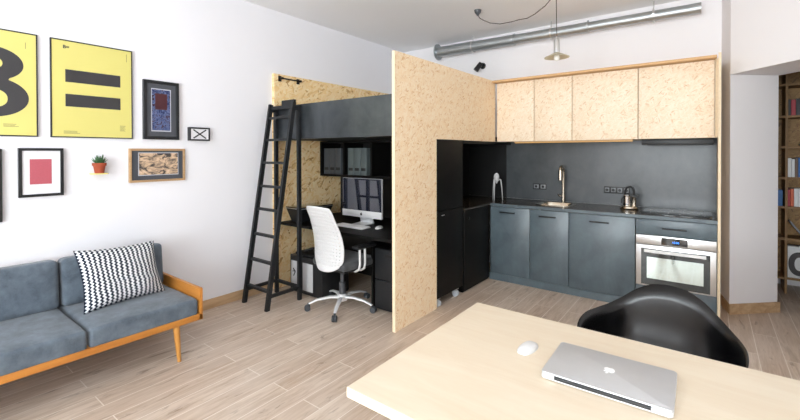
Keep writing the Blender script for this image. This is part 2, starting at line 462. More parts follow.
# rear wall (behind the photographer) with three tall windows
WX = [(1.9, 3.2), (3.7, 5.0)]; WZ = (.7, 2.75)
w = MB(); xs = [-.2]+[a for p in WX for a in p]+[XR+.2]
for i in range(0, len(xs), 2): w.box(xs[i], xs[i+1], YR-.2, YR, 0, H)
for a, b in WX: w.box(a, b, YR-.2, YR, 0, WZ[0]); w.box(a, b, YR-.2, YR, WZ[1], H)
struct(w.obj('wall_rear', M['wall']))
def window(k, width, mat4, power, tilt):
    """built facing +Y with its reveal behind y = 0"""
    h = width/2; f = MB(); z0, z1 = WZ; t = .06; y0, y1 = -.14, -.07
    f.box(-h, -h+t, y0, y1, z0, z1); f.box(h-t, h, y0, y1, z0, z1); f.box(-h+t, h-t, y0, y1, z0, z0+t); f.box(-h+t, h-t, y0, y1, z1-t, z1)
    f.box(-.05, .05, y0, y1, z0+t, z1-t); f.box(-h+t, -.05, y0+.01, y1-.01, 2.05, 2.12); f.box(.05, h-t, y0+.01, y1-.01, 2.05, 2.12)
    wo = struct(f.obj('window_%d' % k, M['winframe'])); wo.matrix_world = mat4
    B('pane', M['pane'], wo, -h+t, h-t, -.108, -.104, z0+t, z1-t)
    B('window_sill', M['winframe'], wo, -h-.05, h+.05, -.06, .12, z0-.035, z0-.001, .005)
    L = bpy.data.lights.new('daylight', 'AREA'); L.shape = 'RECTANGLE'; L.size = width; L.size_y = z1-z0
    L.energy = power; L.color = (.915, .955, 1.0)
    lo = bpy.data.objects.new('daylight', L); C.objects.link(lo)
    lo.matrix_world = mat4 @ Matrix.Translation((0, -.3, (z0+z1)/2)) @ Vector((0, 1, tilt)).to_track_quat('-Z', 'Z').to_matrix().to_4x4()
for k, (a, b) in enumerate(WX): window(k+1, b-a, Matrix.Translation(((a+b)/2, YR, 0)), REAR, .7)
window(3, 1.6, Matrix.Translation((XR, -2.5, 0)) @ Matrix.Rotation(PI/2, 4, 'Z'), SIDE_FILL, .7)  # unseen side window, added to light the partition and left wall
# baseboards
def skirting(name, mat, pts, h=.09, t=.015, top=.0):
    m = MB()
    for (a, b, na, nb) in pts:
        A, Bv = Vector(a), Vector(b)
        m.prism([tuple(A), tuple(Bv), tuple(Bv+Vector(nb)*t), tuple(A+Vector(na)*t)], 0, h)
    return struct(m.obj(name, mat))
skirting('baseboard_left', M['skirt'], [((0, YR), (0, 2.66), (1, 0), (1, 0))])
n1 = Vector((-.32, -.06)).normalized(); nT = Vector((T.y, -T.x)).normalized()
skirting('baseboard_right', M['skirtx'], [((3.93, 5.15), tuple(P1), tuple(n1), tuple(n1*.7+nT*1.2)), (tuple(P1), tuple(P1+T), tuple(n1*.7+nT*1.2), tuple(nT+Vector(T).normalized()*1.0)),
         (tuple(P2), tuple(P3), tuple(Vector((-D.y, D.x))*-1), tuple(Vector((-D.y, D.x))*-1))], .095)
skirting('baseboard_side', M['skirt'], [((XR, YR), (XR, P3.y), (-1, 0), (-1, 0))])

# ------------------------------------------------------------------ pictures on the left wall
def picture(name, label, y0, y1, z0, z1, fw, depth, fmat, mat, group=None, mfront=.004):
    t = thing(name, label, 'picture', (0, (y0+y1)/2, z0), 0, group)
    hw_ = (y1-y0)/2; h = z1-z0; f = MB()
    f.box(0, depth, -hw_, -hw_+fw, 0, h, .001, 1); f.box(0, depth, hw_-fw, hw_, 0, h, .001, 1)
    f.box(0, depth, -hw_+fw, hw_-fw, 0, fw, .001, 1); f.box(0, depth, -hw_+fw, hw_-fw, h-fw, h, .001, 1)
    f.obj('frame', fmat, t)
    B('backing', mat, t, 0, depth-mfront, -hw_+fw, hw_-fw, fw, h-fw)
    return t
FX = .02
def poster(label, y0, y1, z0, z1):
    t = picture('framed_poster', label, y0, y1, z0, z1, .008, .02, M['frame_black'], M['yellow'], 'yellow framed posters')
    t.children[1].name = 'poster_sheet'; return t
yc1 = .481
p1 = poster('yellow poster with a big black rounded numeral, cut by the left edge', .216, .746, 1.62, 2.348)
def num_loop():
    # outline of a heavy numeral 8 (two stacked bowls) centred on 0
    up_ = ell(0, .375, .178, .112, 48, 2.2); lo = ell(0, 0, 0, 0)
    pts = []
    top = (0, 2.112-1.62, .19, .117); bot = (0, 1.885-1.62, .217, .137)
    # right side from the top clockwise, following each bowl with a waist between them
    for k in range(0, 23):
        a = PI/2-k*(PI*.80)/22
        pts.append((top[2]*math.copysign(abs(math.cos(a))**.9, math.cos(a)), top[1]+top[3]*math.sin(a)))
    for k in range(0, 25):
        a = PI*.34-k*(PI*.84)/24
        pts.append((bot[2]*math.copysign(abs(math.cos(a))**.9, math.cos(a)), bot[1]+bot[3]*math.sin(a)))
    return pts+[(-x, y) for x, y in pts[::-1]]
glyph([num_loop(), ell(0, 2.115-1.62, .084, .046, 32, 2.3), ell(0, 1.876-1.62, .108, .068, 32, 2.3)],
      lambda x, y, z: (.0168+z, x, y), 'numeral', M['ink'], p1, .001)
def small_print(t, y, z, wid, rows, hgt=.0035, gap=.008, vertical=False, name='small_print'):
    m = MB()
    for r in range(rows):
        ln = wid*(.6+.4*random.random())
        if vertical: m.box(.016, .0166, y+r*gap, y+r*gap+hgt, z-ln, z)
        else: m.box(.016, .0166, y, y+ln, z-r*gap-hgt, z-r*gap)
    return m.obj(name, M['inkfaint'], t)
small_print(p1, .085, .085, .09, 3); small_print(p1, .2, .66, .07, 1, vertical=True)
p2 = poster('yellow poster with two black bars like an equals sign in thin black frame', .816, 1.346, 1.62, 2.348)
for z in (2.083, 1.9): B('bar', M['ink'], p2, .016, .0172, .903-1.081, 1.259-1.081, z-.047-1.62, z+.047-1.62)
text('B=', .034, lambda x, y, z: (.0165+z, x-.172, y+.675), 'heading', M['ink'], p2, .001, .001)
small_print(p2, .173, .105, .05, 6); small_print(p2, -.19, .05, .13, 3); small_print(p2, .222, .695, .07, 1, vertical=True)
pf = picture('picture_frame', 'black framed picture barely showing at the left edge above the sofa', .2, .556, 1.036, 1.532, .02, .03, M['frame_black'], M['whitepaper'])
B('print', M['matdark'], pf, .026, .0265, -.1, .1, .08, .42)
pf = picture('picture_frame', 'black frame with dark red square on a wide white mat', .638, .886, 1.192, 1.539, .019, .032, M['frame_black'], M['whitepaper'], mfront=.008)
B('print', M['red'], pf, .0235, .0247, .697-.762, .818-.762, 1.281-1.192, 1.46-1.192)
pf = picture('picture_frame', 'tall black framed abstract print in dark blue and maroon with charcoal mat', 1.425, 1.715, 1.62, 2.13, .027, .03, M['frame_black'], M['matdark'], mfront=.008)
B('inner_mat', M['silverline'], pf, .0215, .0228, -.083, .077, 1.69-1.62, 2.062-1.62)
B('print', M['print1'], pf, .022, .0236, -.078, .070, 1.70-1.62, 2.054-1.62)
B('print_patch', M['maroon'], pf, .0225, .0242, -.052, .045, 1.88-1.62, 2.02-1.62)
pf = picture('picture_frame', 'small deep black frame with a black X on white', 1.80, 1.993, 1.617, 1.741, .014, .04, M['frame_black'], M['whitepaper'], mfront=.004)
m = MB()
for s_ in (1, -1): m.prism([(-.064, -.036*s_), (-.055, -.044*s_), (.064, .036*s_), (.055, .044*s_)][::s_], 0, .001, fn=lambda a, b, c: (.036+c, a, b+.062))
m.obj('cross', M['ink'], pf)
pf = picture('picture_frame', 'pale wood framed wide sepia scene with charcoal mat', 1.317, 1.766, 1.255, 1.54, .018, .025, M['frame_oak'], M['matdark'], mfront=.008)
B('inner_mat', M['silverline'], pf, .0165, .018, -.157, .168, .055, .252)
B('print', M['print2'], pf, .017, .0188, -.151, .162, .061, .246)

# shelf and succulent
t = thing('wall_shelf', 'tiny pale yellow wall shelf under the succulent', 'shelf', (0, 1.101, 1.346))
MB().prism([(0, -.05), (.09, -.05), (.1, -.04), (.1, .04), (.09, .05), (0, .05)], -.008, 0).obj('shelf_board', M['shelfy'], t)
B('mounting_lip', M['shelfy'], t, 0, .004, -.045, .045, -.012, -.008)
t = thing('potted_succulent', 'small green succulent in terracotta pot on tiny wall shelf', 'plant', (.052, 1.101, 1.346))
MB().lathe([(.001, 0), (.03, 0), (.04, .058), (.046, .058), (.047, .08), (.042, .08), (.04, .07), (.001, .069)]).obj('pot', M['terracotta'], t, True)
MB().lathe([(.001, .066), (.039, .066), (.038, .072), (.001, .074)]).obj('soil', M['soil'], t, True)
m = MB()
for k in range(26):
    a = k*2.4; el = 1.45-.045*k*.9; ln = .05+.018*random.random(); d = Vector((math.cos(a)*math.cos(el), math.sin(a)*math.cos(el), math.sin(el)))
    p0 = Vector((math.cos(a)*.008, math.sin(a)*.008, .07)); pts = [p0+d*ln*q+Vector((0, 0, .012*q*q)) for q in (0, .3, .65, 1)]
    m.tube(pts, [.005, .008, .006, .0007], 6, flat=.45)
m.obj('foliage', M['leaf'], t, True)

# ------------------------------------------------------------------ sofa
so = thing('sofa', 'grey upholstered sofa with low orange wood frame along the white wall', 'sofa', (0, 0, 0))
Y0, Y1 = -.57, 1.486
for k, (a, b) in enumerate(((-.565, .12), (.125, .808), (.815, 1.483))):
    MB().rbox(.47, (a+b)/2, .363, .37, (b-a)/2-.003, .062, .022, (0, 0, .012), m=None, wr=.002).obj('seat_cushion', M['sofa'], so, True)
    mt = Matrix.Translation((.19, (a+b)/2, .588)) @ Matrix.Rotation(-.10, 4, 'Y')
    MB().rbox(0, 0, 0, .075, (b-a)/2-.003, .168, .035, (.012, 0, 0), mat4=mt, wr=.002).obj('back_cushion', M['sofa'], so, True)
B('front_rail', M['teak'], so, .812, .844, Y0, Y1+.02, .268, .312, .003)
B('rear_rail', M['teak'], so, .10, .13, Y0, Y1, .268, .312, .003)
m = MB()
for y in [Y0+.1+i*.24 for i in range(9)]: m.box(.13, .812, y, y+.06, .285, .3)
m.obj('slats', M['teakx'], so)
for y in (Y0-.022, Y1):
    m = MB(); m.prism([(.06, .268), (.844, .268), (.844, .492), (.838, .5), (.06, .5)], y, y+.022, fn=lambda a, b, c: (a, c, b))
    m.obj('arm_panel', M['teakx'], so)
m = MB()
for z in (.38, .52, .64): m.box(.075, .095, Y0, Y1, z, z+.05)
for y in (Y0, Y1-.03, .45): m.box(.075, .098, y, y+.03, .27, .7)
m.obj('back_frame', M['teak'], so)
for x, y in ((.805, 1.355), (.805, -.4), (.14, 1.36), (.14, -.4)):
    MB().tube([(x, y-.02, .268), (x, y, 0)], [.023, .013], 16).obj('leg', M['teakz'], so, True)

# throw pillow leaning on the right back cushion
pl = thing('throw_pillow', 'navy and white zigzag striped cushion leaning on the grey sofa', 'cushion', (.42, 1.13, .43))
bm = bmesh.new(); N = 34; uvl = bm.loops.layers.uv.new('uv')
cor = {(-1, -1): Vector((.12, -.265, .0)), (1, -1): Vector((.055, .27, .0)), (-1, 1): Vector((-.06, -.275, .40)), (1, 1): Vector((-.06, .235, .385))}
def pil(u, v, side):
    p = (cor[(-1, -1)]*(1-u)*(1-v)+cor[(1, -1)]*(1+u)*(1-v)+cor[(-1, 1)]*(1-u)*(1+v)+cor[(1, 1)]*(1+u)*(1+v))/4
    nrm = Vector((.95, 0, .28)).normalized()
    th = .075*((1-u**4)*(1-v**4))**.6
    pinch = .022*(1-v*v)*abs(u)**3; p.y -= math.copysign(pinch, u); pz = .018*(1-u*u)*abs(v)**3; p.z -= math.copysign(pz, v)
    fold = .013*math.exp(-((v+.30+.10*u)/.10)**2) - .012*math.exp(-((v+.12+.18*u)/.13)**2)
    q = p+nrm*(th*side*(1 if side > 0 else .55))
    if side > 0: q += nrm*fold*(1-u**4)
    q += Vector(noise.noise_vector(Vector((u*2.2, v*2.2, side*.3+3))))*.009*(1-max(abs(u), abs(v))**4)
    return q
for side in (1, -1):
    g = [[bm.verts.new(pil(-1+2*i/N, -1+2*j/N, side)) for j in range(N+1)] for i in range(N+1)]
    for i in range(N):
        for j in range(N):
            vs = [(i, j), (i+1, j), (i+1, j+1), (i, j+1)]
            if side < 0: vs = vs[::-1]
            f = bm.faces.new([g[a][b] for a, b in vs]); f.smooth = True
            for lp, (a, b) in zip(f.loops, vs): lp[uvl].uv = (a/N, b/N)
bmesh.ops.remove_doubles(bm, verts=bm.verts, dist=1e-5)
me = bpy.data.meshes.new('cushion_cover'); bm.to_mesh(me); bm.free(); me.materials.append(M['zig'])
o = bpy.data.objects.new('cushion_cover', me); C.objects.link(o); o.parent = pl

# ------------------------------------------------------------------ OSB side panel, partition, coat rod
tag(B('side_panel', M['osb_left'], None, .001, .04, 2.715, 4.8, 0, 2.375), 'tall chipboard panel against the white wall behind the black ladder', 'panel')
pa = thing('partition', 'freestanding light chipboard partition wall between study nook and kitchen', 'partition', (1.745, 3.5, 0))
m = MB()
A = [(2.665, 0), (3.31, 0), (3.31, 1.632), (4.65, 1.632), (4.65, 2.34), (4.65, 2.365), (2.665, 2.35)]
m.prism([(a-3.5, b) for a, b in A], -.013, .015, fn=lambda a, b, c: (c, a, b)); m.obj('board', M['osb_yz'], pa)
B('board_edge', M['osb_edge'], pa, -.015, .0165, 2.661-3.5, 2.666-3.5, 0, 2.35)
t = thing('coat_rod', 'short black metal rod fixed high on the chipboard side panel', 'rod', (.04, 2.912, 2.325))
MB().cyl((.045, -.135, 0), (.045, .135, 0), .008).obj('bar', M['handle'], t, True)
for y in (-.125, .125):
    m = MB(); m.box(0, .008, y-.02, y+.02, -.03, .03, .002); m.cyl((.008, y, 0), (.058, y, 0), .013); m.obj('bracket', M['handle'], t, True)

# ------------------------------------------------------------------ loft bed
lb = thing('loft_bed', 'raised bed platform with dark steel front board above the desk', 'bed', (.9, 2.7, 0))
B('front_board', M['steelblack'], lb, .042-.9, 1.73-.9, 0, .03, 1.645, 2.0)
B('deck', M['inner'], lb, .042-.9, 1.73-.9, .03, 2.4, 1.645, 1.69)
B('mattress', M['palegrey'], lb, .1-.9, 1.7-.9, .1, 2.1, 1.69, 1.84, .04)
B('grab_plate', M['ladder'], lb, .19-.9, .395-.9, -.0, .03, 2.001, 2.06)
# ladder
la = thing('ladder', 'black wooden loft ladder leaning on square posts before the bed', 'ladder', (.32, 2.3, 0))
def bar(p0, p1, w_, d_, ax):
    """rectangular bar from p0 to p1, w along X, d along ax"""
    p0 = Vector(p0); p1 = Vector(p1); t_ = (p1-p0).normalized(); a = Vector(ax).normalized(); a = (a-t_*a.dot(t_)).normalized(); b = t_.cross(a)
    m = MB(); vs = []
    for p in (p0, p1):
        for i, j in ((-1, -1), (1, -1), (1, 1), (-1, 1)): vs.append(m.b.verts.new(p+a*i*w_/2+b*j*d_/2))
    for f in ((3, 2, 1, 0), (4, 5, 6, 7), (0, 1, 5, 4), (1, 2, 6, 5), (2, 3, 7, 6), (3, 0, 4, 7)): m.b.faces.new([vs[i] for i in f])
    return m
yb, yt, zt = -.012, .31, 2.012
for x in (-.19, .19): bar((x, yb, 0), (x, yt, zt), .030, .042, (1, 0, 0)).obj('stringer', M['ladder'], la)
for x in (-.19, .19): bar((x, .372, 0), (x, .372, 1.99), .032, .036, (1, 0, 0)).obj('post', M['ladder'], la)
for z in (1.865, 1.635, 1.40, 1.16, .93, .68, .43, .17):
    y = yt*z/zt; MB().box(-.172, .172, y-.018, y+.018, z-.012, z+.012).obj('rung', M['ladder'], la)
for x in (-.19, .19): bar((x, .03, .13), (x, .354, .13), .026, .03, (1, 0, 0)).obj('side_brace', M['ladder'], la)
MB().box(-.172, .172, .36, .385, .115, .145).obj('rear_brace', M['ladder'], la)
MB().box(-.172, .172, .30, .33, 1.955, 1.99).obj('top_rail', M['ladder'], la)
for x in (-.19, .19): MB().box(x-.014, x+.014, .325, .354, 1.93, 1.97).obj('top_bracket', M['ladder'], la)

# ------------------------------------------------------------------ desk nook
de = thing('desk', 'black built-in desk running under the loft bed', 'desk', (.9, 3.1, 0))
m = MB(); m.box(.042-.9, 1.40-.9, 2.775-3.1, 3.71-3.1, .708, .735); m.box(1.40-.9, 1.73-.9, 2.775-3.1, 3.29-3.1, .708, .735); m.obj('desk_top', M['black'], de)
B('foot_shelf', M['black'], de, .7-.9, 1.2-.9, 3.2-3.1, 3.6-3.1, .3, .322)
B('divider', M['black'], de, 1.24-.9, 1.265-.9, 2.95-3.1, 3.71-3.1, 0, .708)
B('back_panel', M['inner'], de, .042-.9, 1.40-.9, 3.715-3.1, 3.735-3.1, 0, 1.645); B('side_panel', M['inner'], de, 1.40-.9, 1.42-.9, 3.295-3.1, 3.735-3.1, 0, 1.645); B('side_panel', M['inner'], de, 1.42-.9, 1.73-.9, 3.28-3.1, 3.30-3.1, .735, 1.645)
dc = thing('drawer_cabinet', 'black pedestal cabinet under the right end of the desk', 'cabinet', (1.52, 2.92, 0))
B('body', M['black'], dc, -.205, .205, .02, .35, .02, .60)
d_ = B('drawer', M['ladder'], dc, -.205, .203, 0, .02, .31, .595, .002); B('slot_handle', M['inner'], d_, -.08, .06, -.002, 0, .53, .552)
B('drawer', M['ladder'], dc, -.205, .203, 0, .02, .03, .30, .002)
sh = thing('shelf_unit', 'black cubby shelving above the desk under the loft', 'shelf', (.9, 3.37, 1.22))
B('bottom_board', M['black'], sh, .042-.9, 1.398-.9, 0, .345, 0, .025)
B('top_board', M['black'], sh, .042-.9, 1.398-.9, 0, .345, .40, .42)
for x in (.042, .435, .86, 1.374): B('divider', M['black'], sh, x-.9, x+.022-.9, 0, .345, .025, .40)
B('rear_board', M['inner'], sh, .042-.9, 1.398-.9, .33, .345, .025, .4)
f0 = None
for c0, lab in ((.078, 'left'), (.485, 'middle')):
    for k in range(3):
        nm = ['first', 'second', 'third'][k]
        if f0 is None or k == 0 and lab == 'middle':
            mt = M['file'] if lab == 'left' else M['file2']
            f0 = thing('magazine_file', 'x', 'file', (c0, 3.4, 1.245), 0, 'magazine files in the %s cubby' % lab)
            B('box', mt, f0, 0, .094, 0, .24, 0, .31, .002); B('label_slot', M['filedark'], f0, .014, .08, -.002, 0, .05, .082)
            f = f0
        else: f = dup(f0, (c0+k*.099, 3.4, 1.245))
        f['label'] = ('dark grey' if lab == 'left' else 'greenish grey')+' magazine file, %s from the left in the %s black cubby' % (nm, lab)
# desktop computer
im = thing('desktop_computer', 'silver all-in-one computer with dark screen standing on the black desk', 'computer', (.885, 3.2, .735))
B('screen', M['screen'], im, -.279, .279, -.004, 0, .150, .490)
B('housing', M['alu'], im, -.282, .282, 0, .022, .078, .493, .004)
B('chin', M['alulight'], im, -.282, .282, -.006, 0, .078, .150, .002)
m = MB(); m.prism([(.02, .3), (.03, .3), (.10, .012), (.10, 0), (-.08, 0), (-.08, .006), (.085, .012)][::-1], -.09, .09, fn=lambda a, b, c: (c, a, b)); m.obj('stand', M['alulight'], im)
APPLE = [(0, .30), (.10, .36), (.22, .38), (.34, .33), (.42, .24), (.34, .16), (.31, .03), (.36, -.10), (.46, -.18), (.40, -.32), (.30, -.45), (.20, -.50), (.10, -.47), (0, -.44), (-.10, -.47), (-.20, -.50), (-.32, -.42), (-.43, -.25), (-.47, -.05), (-.44, .16), (-.34, .31), (-.20, .38), (-.10, .35)]
LEAF = [(-.02, .42), (0, .56), (.10, .66), (.22, .69), (.20, .56), (.10, .45)]
glyph([[(a*.032, b*.032) for a, b in q] for q in (APPLE, LEAF)], lambda x, y, z: (x, -.0065+z, y+.113), 'logo', M['logo_dark'], im, .001)
kb = thing('keyboard', 'white keyboard lying in front of the desktop computer', 'keyboard', (.90, 3.04, .735))
B('body', M['alulight'], kb, -.2, .2, -.065, .065, 0, .012, .003)
m = MB()
for r in range(5):
    for c in range(14): m.box(-.193+c*.0277, -.169+c*.0277, -.057+r*.0235, -.036+r*.0235, .012, .0165)
m.obj('keys', M['keys'], kb)
def mouse_mesh(l=.056, w_=.031, h=.026):
    m = MB(); n = 16; rings = []
    for i in range(9):
        ph = PI/2*i/8
        rings.append([m.b.verts.new((w_*math.cos(ph)*math.copysign(abs(math.cos(2*PI*k/n))**.7, math.cos(2*PI*k/n)) if i < 8 else 0, l*math.cos(ph)*math.copysign(abs(math.sin(2*PI*k/n))**.85, math.sin(2*PI*k/n)) if i < 8 else 0, h*math.sin(ph)**.8 if i else 0)) for k in range(n)] if i < 8 else [m.b.verts.new((0, 0, h))])
    m.b.faces.new(rings[0][::-1])
    for a, b in zip(rings[:-2], rings[1:-1]):
        for k in range(n): m.b.faces.new((a[k], a[(k+1) % n], b[(k+1) % n], b[k]))
    for k in range(n): m.b.faces.new((rings[-2][k], rings[-2][(k+1) % n], rings[-1][0]))
    return m
t = thing('computer_mouse', 'white mouse on the black desk beside the keyboard', 'mouse', (1.18, 3.14, .735), .2)
mouse_mesh().obj('shell', M['white'], t, True, angle=60)
# printer
t = thing('printer', 'black printer with flat glossy lid on the left end of the desk', 'printer', (.18, 3.08, .735))
m = MB()
b0 = [(-.10, -.17), (.085, -.17), (.085, .2), (-.10, .2)]; b1 = [(-.135, -.215), (.125, -.215), (.125, .25), (-.135, .25)]
A = [m.b.verts.new((x, y, 0)) for x, y in b0]; Bq = [m.b.verts.new((x, y, .145)) for x, y in b1]
m.b.faces.new(A[::-1]); m.b.faces.new(Bq)
for k in range(4): m.b.faces.new((A[k], A[(k+1) % 4], Bq[(k+1) % 4], Bq[k]))
m.obj('body', M['blackpl'], t)
B('lid', M['blackglass'], t, -.135, .128, -.22, .25, .151, .165, .002)
B('trim_line', M['steel'], t, -.136, .13, -.222, .25, .145, .151)
# black box on the floor
t = thing('floor_case', 'black case with two light grey front panels on floor behind the ladder', 'case', (.42, 2.95, 0), 0)
B('body', M['blackpl'], t, -.21, .3, -.16, .22, .01, .40, .004)
for x0, x1 in ((-.19, -.075), (.0, .16)): B('front_panel', M['palegrey'], t, x0, x1, -.164, -.16, .05, .34, .001, label='light grey panel')
m = MB(); m.tube([(-.15, -.166, .26), (-.12, -.167, .22), (-.145, -.167, .18)], .006, 8); m.tube([(-.16, -.167, .225), (-.115, -.167, .235)], .005, 8); m.obj('mark', M['blackpl'], t)
B('top_tray', M['inner'], t, -.17, .26, -.12, .18, .40, .425, .004)
m = MB(); m.tube([(-.1, -.05, .425), (-.02, 0, .46), (.06, -.05, .45), (.12, .05, .43)], .014, 8); m.obj('cable_coil', M['blackpl'], t, True)
for x in (-.19, .28):
    for y in (-.14, .2): B('foot', M['rubber'], t, x-.015, x+.015, y-.015, y+.015, 0, .01)

# ------------------------------------------------------------------ office chair (faces the desk, +Y)
oc = thing('office_chair', 'white perforated office chair on a five-star base facing the black desk', 'chair', (1.015, 2.785, 0), -.06)
m = MB(); G = []
US = [-1, -.93]+[x for k in range(12) for x in (-.87+k*.152, -.87+k*.152+.04)]+[.93, 1]
VS = [0, .02, .045]+[x for k in range(17) for x in (.09+k*.052, .09+k*.052+.015)]+[.965, .985, 1]
nx, nz = len(US), len(VS)
def bk(u, v):   # u -1..1, v 0..1
    w_ = .196+.022*math.sin(min(1, v*1.25)*PI)-.016*v
    if v < .22: w_ *= 1-.16*((.22-v)/.22)**2.2
    if v > .93: w_ *= 1-.12*((v-.93)/.07)**2
    z = .405+.60*v+.012*(1-u*u)*v
    z += .05*abs(u)**3*max(0, 1-v*5)
    y = -.235+.05*math.sin(v*PI*1.15)-.075*v+.055*u*u*(1-.3*v)
    return Vector((u*w_, y, z))
for i in range(nx):
    G.append([m.b.verts.new(bk(US[i], VS[j])) for j in range(nz)])
for i in range(nx-1):
    for j in range(nz-1):
        if i % 2 == 0 and j % 2 == 1 and 1 < i < nx-2 and 2 < j < nz-3: continue
        m.b.faces.new((G[i][j], G[i+1][j], G[i+1][j+1], G[i][j+1]))
o = m.obj('backrest', M['white'], oc, True, angle=80)
md = o.modifiers.new('thick', 'SOLIDIFY'); md.thickness = .009; md.offset = 0
m = MB(); m.tube([(0, -.165, .60), (0, -.185, .50), (0, -.165, .42), (0, -.10, .385), (0, 0, .385)], [.02, .022, .022, .02, .02], 10, flat=.6); m.obj('back_bracket', M['blackpl'], oc, True)
MB().rbox(0, .035, .455, .235, .22, .035, .03, (0, 0, .01)).obj('seat', M['seatf'], oc, True)
MB().rbox(0, .035, .415, .225, .21, .012, .01).obj('seat_pan', M['blackpl'], oc, True)
for s_ in (-1, 1):
    MB().rbox(s_*.275, .03, .635, .042, .125, .014, .013, (0, 0, .004), mat4=None).obj('armrest', M['blackpl'], oc, True)
    for dy in (-.03, .035):
        MB().tube([(s_*.275, dy, .62), (s_*.278, dy, .47), (s_*.265, dy, .425), (s_*.22, dy, .40), (s_*.1, dy*.8, .40)], .011, 10).obj('arm_support', M['alulight'], oc, True)
MB().lathe([(.001, .12), (.03, .12), (.032, .13), (.032, .25), (.02, .252), (.02, .39), (.001, .39)]).obj('gas_column', M['greypl'], oc, True)
B('mechanism', M['blackpl'], oc, -.09, .09, -.08, .1, .375, .403, .006)
MB().lathe([(.001, .075), (.045, .075), (.05, .09), (.045, .13), (.035, .14), (.001, .14)]).obj('hub', M['alulight'], oc, True)
for k in range(5):
    a = math.radians(-57+72*k)+.06; c, s_ = math.cos(a), math.sin(a)
    MB().tube([(c*.03, s_*.03, .108), (c*.12, s_*.12, .115), (c*.24, s_*.24, .098), (c*.32, s_*.32, .068)], [.026, .022, .018, .013], 10, flat=.6).obj('base_leg', M['alulight'], oc, True)
    cs = MB(); R_ = .32; tx, ty = -s_, c
    for q in (-.012, .012): cs.cyl((c*(R_+.012)+tx*(q-.009), s_*(R_+.012)+ty*(q-.009), .028), (c*(R_+.012)+tx*(q+.009), s_*(R_+.012)+ty*(q+.009), .028), .028, n=18)
    cs.cyl((c*R_, s_*R_, .03), (c*R_, s_*R_, .072), .012); cs.obj('caster', M['rubber'], oc, True)

# ------------------------------------------------------------------ tall mobile cabinet + corner niche
mc = thing('mobile_cabinet', 'tall black cabinet on casters beside the chipboard partition', 'cabinet', (1.46, 3.57, 0))
B('body', M['black'], mc, -.035, .28, -.255, .262, .085, 1.628)
B('upper_door', M['black'], mc, .28, .298, -.255, .262, .932, 1.626, .001)
d_ = B('lower_door', M['black'], mc, .28, .298, -.255, .262, .088, .926, .001)
B('door_pull', M['steel'], mc, .298, .306, -.17, -.12, .882, .89, .002)
c0 = None
for x, y in ((.278, -.205), (.278, .150), (.01, -.2), (.01, .2)):
    cs = MB(); cs.box(x-.03, x+.02, y-.022, y+.022, .078, .085); cs.tube([(x-.005, y, .08), (x-.005, y, .06)], .01, 10)
    o = cs.obj('caster', M['steel'], mc, True)
    m = MB(); m.cyl((x-.005, y-.018, .033), (x-.005, y-.005, .033), .033, n=24); m.cyl((x-.005, y+.005, .033), (x-.005, y+.018, .033), .033, n=24)
    m.obj('wheel', M['wheel'], o, True)
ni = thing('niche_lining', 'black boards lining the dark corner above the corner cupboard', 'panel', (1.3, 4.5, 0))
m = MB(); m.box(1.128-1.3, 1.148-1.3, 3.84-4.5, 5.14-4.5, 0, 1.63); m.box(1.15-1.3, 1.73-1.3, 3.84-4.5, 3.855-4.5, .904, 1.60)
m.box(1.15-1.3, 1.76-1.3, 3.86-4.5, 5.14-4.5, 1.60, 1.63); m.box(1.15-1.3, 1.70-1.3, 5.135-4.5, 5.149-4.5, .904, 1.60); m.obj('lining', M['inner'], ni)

# ------------------------------------------------------------------ kitchen base units
YF = 4.48
ZD0, ZD1 = .08, .872
def handle(parent, xc, z, L_=.18, y=YF, axis='x'):
    m = MB()
    m.box(xc-L_/2, xc+L_/2, y-.036, y-.024, z-.007, z+.007, .003)
    for x in (xc-L_/2+.012, xc+L_/2-.012): m.box(x-.005, x+.005, y-.026, y, z-.004, z+.004)
    return m.obj('handle', M['handle'], parent)
cc = thing('corner_cupboard', 'black corner cupboard between the tall cabinet and the grey cupboards', 'cupboard', (1.45, 4.15, 0))
B('body', M['black'], cc, -.29, .29, -.29, .33, 0, .875)
d_ = B('door', M['black'], cc, .29, .31, -.29, .32, .02, .882, .001)
MB().cyl((.31, -.19, .79), (.322, -.19, .79), .014).obj('knob', M['handle'], d_, True)
units = [(1.775, 2.245, 'grey base cupboard in the corner, left of the sink'), (2.249, 2.660, 'narrow grey base cupboard under the sink'), (2.664, 3.272, 'wide grey base cupboard between the sink unit and the oven')]
hx = [(1.99, .808), (2.445, .802), (2.957, .798)]
for (a, b, lab), (hxc, hz) in zip(units, hx):
    c = (a+b)/2
    t = thing('base_cupboard', lab, 'cupboard', (c, YF, 0), 0, 'grey base cupboards')
    B('body', M['slate'], t, a-c, b-c, .022, .62, ZD0, ZD1-.022 if 'sink' not in lab else .70)
    d_ = B('door', M['slate'], t, a-c+.0015, b-c-.0015, 0, .02, ZD0+.002, ZD1-.006, .001)
    handle(d_, hxc-c, hz, .18, 0)
t = thing('oven_cabinet', 'grey base unit housing the steel oven', 'cupboard', (3.586, YF, 0))
B('side_board', M['slate'], t, -.31, -.295, .022, .62, ZD0, ZD1-.022); B('side_board', M['slate'], t, .295, .31, .022, .62, ZD0, ZD1-.022)
B('top_board', M['slate'], t, -.295, .295, .022, .62, .722, ZD1-.022); B('bottom_board', M['slate'], t, -.295, .295, .022, .62, ZD0, .235)
d_ = B('drawer', M['slate'], t, -.308, .308, 0, .02, .724, ZD1-.006, .001); handle(d_, 0, .793, .19, 0)
B('bottom_panel', M['slate'], t, -.308, .308, 0, .02, ZD0+.002, .235, .001)
ov = thing('oven', 'built-in steel oven with mirrored glass door', 'oven', (3.586, YF, .24))
B('body', M['blackpl'], ov, -.29, .29, .023, .55, 0, .468)
cp = B('control_panel', M['steel'], ov, -.305, .305, -.012, .02, .392, .478, .0008)
B('display', M['blackglass'], ov, -.10, .10, -.0135, -.012, .402, .468)
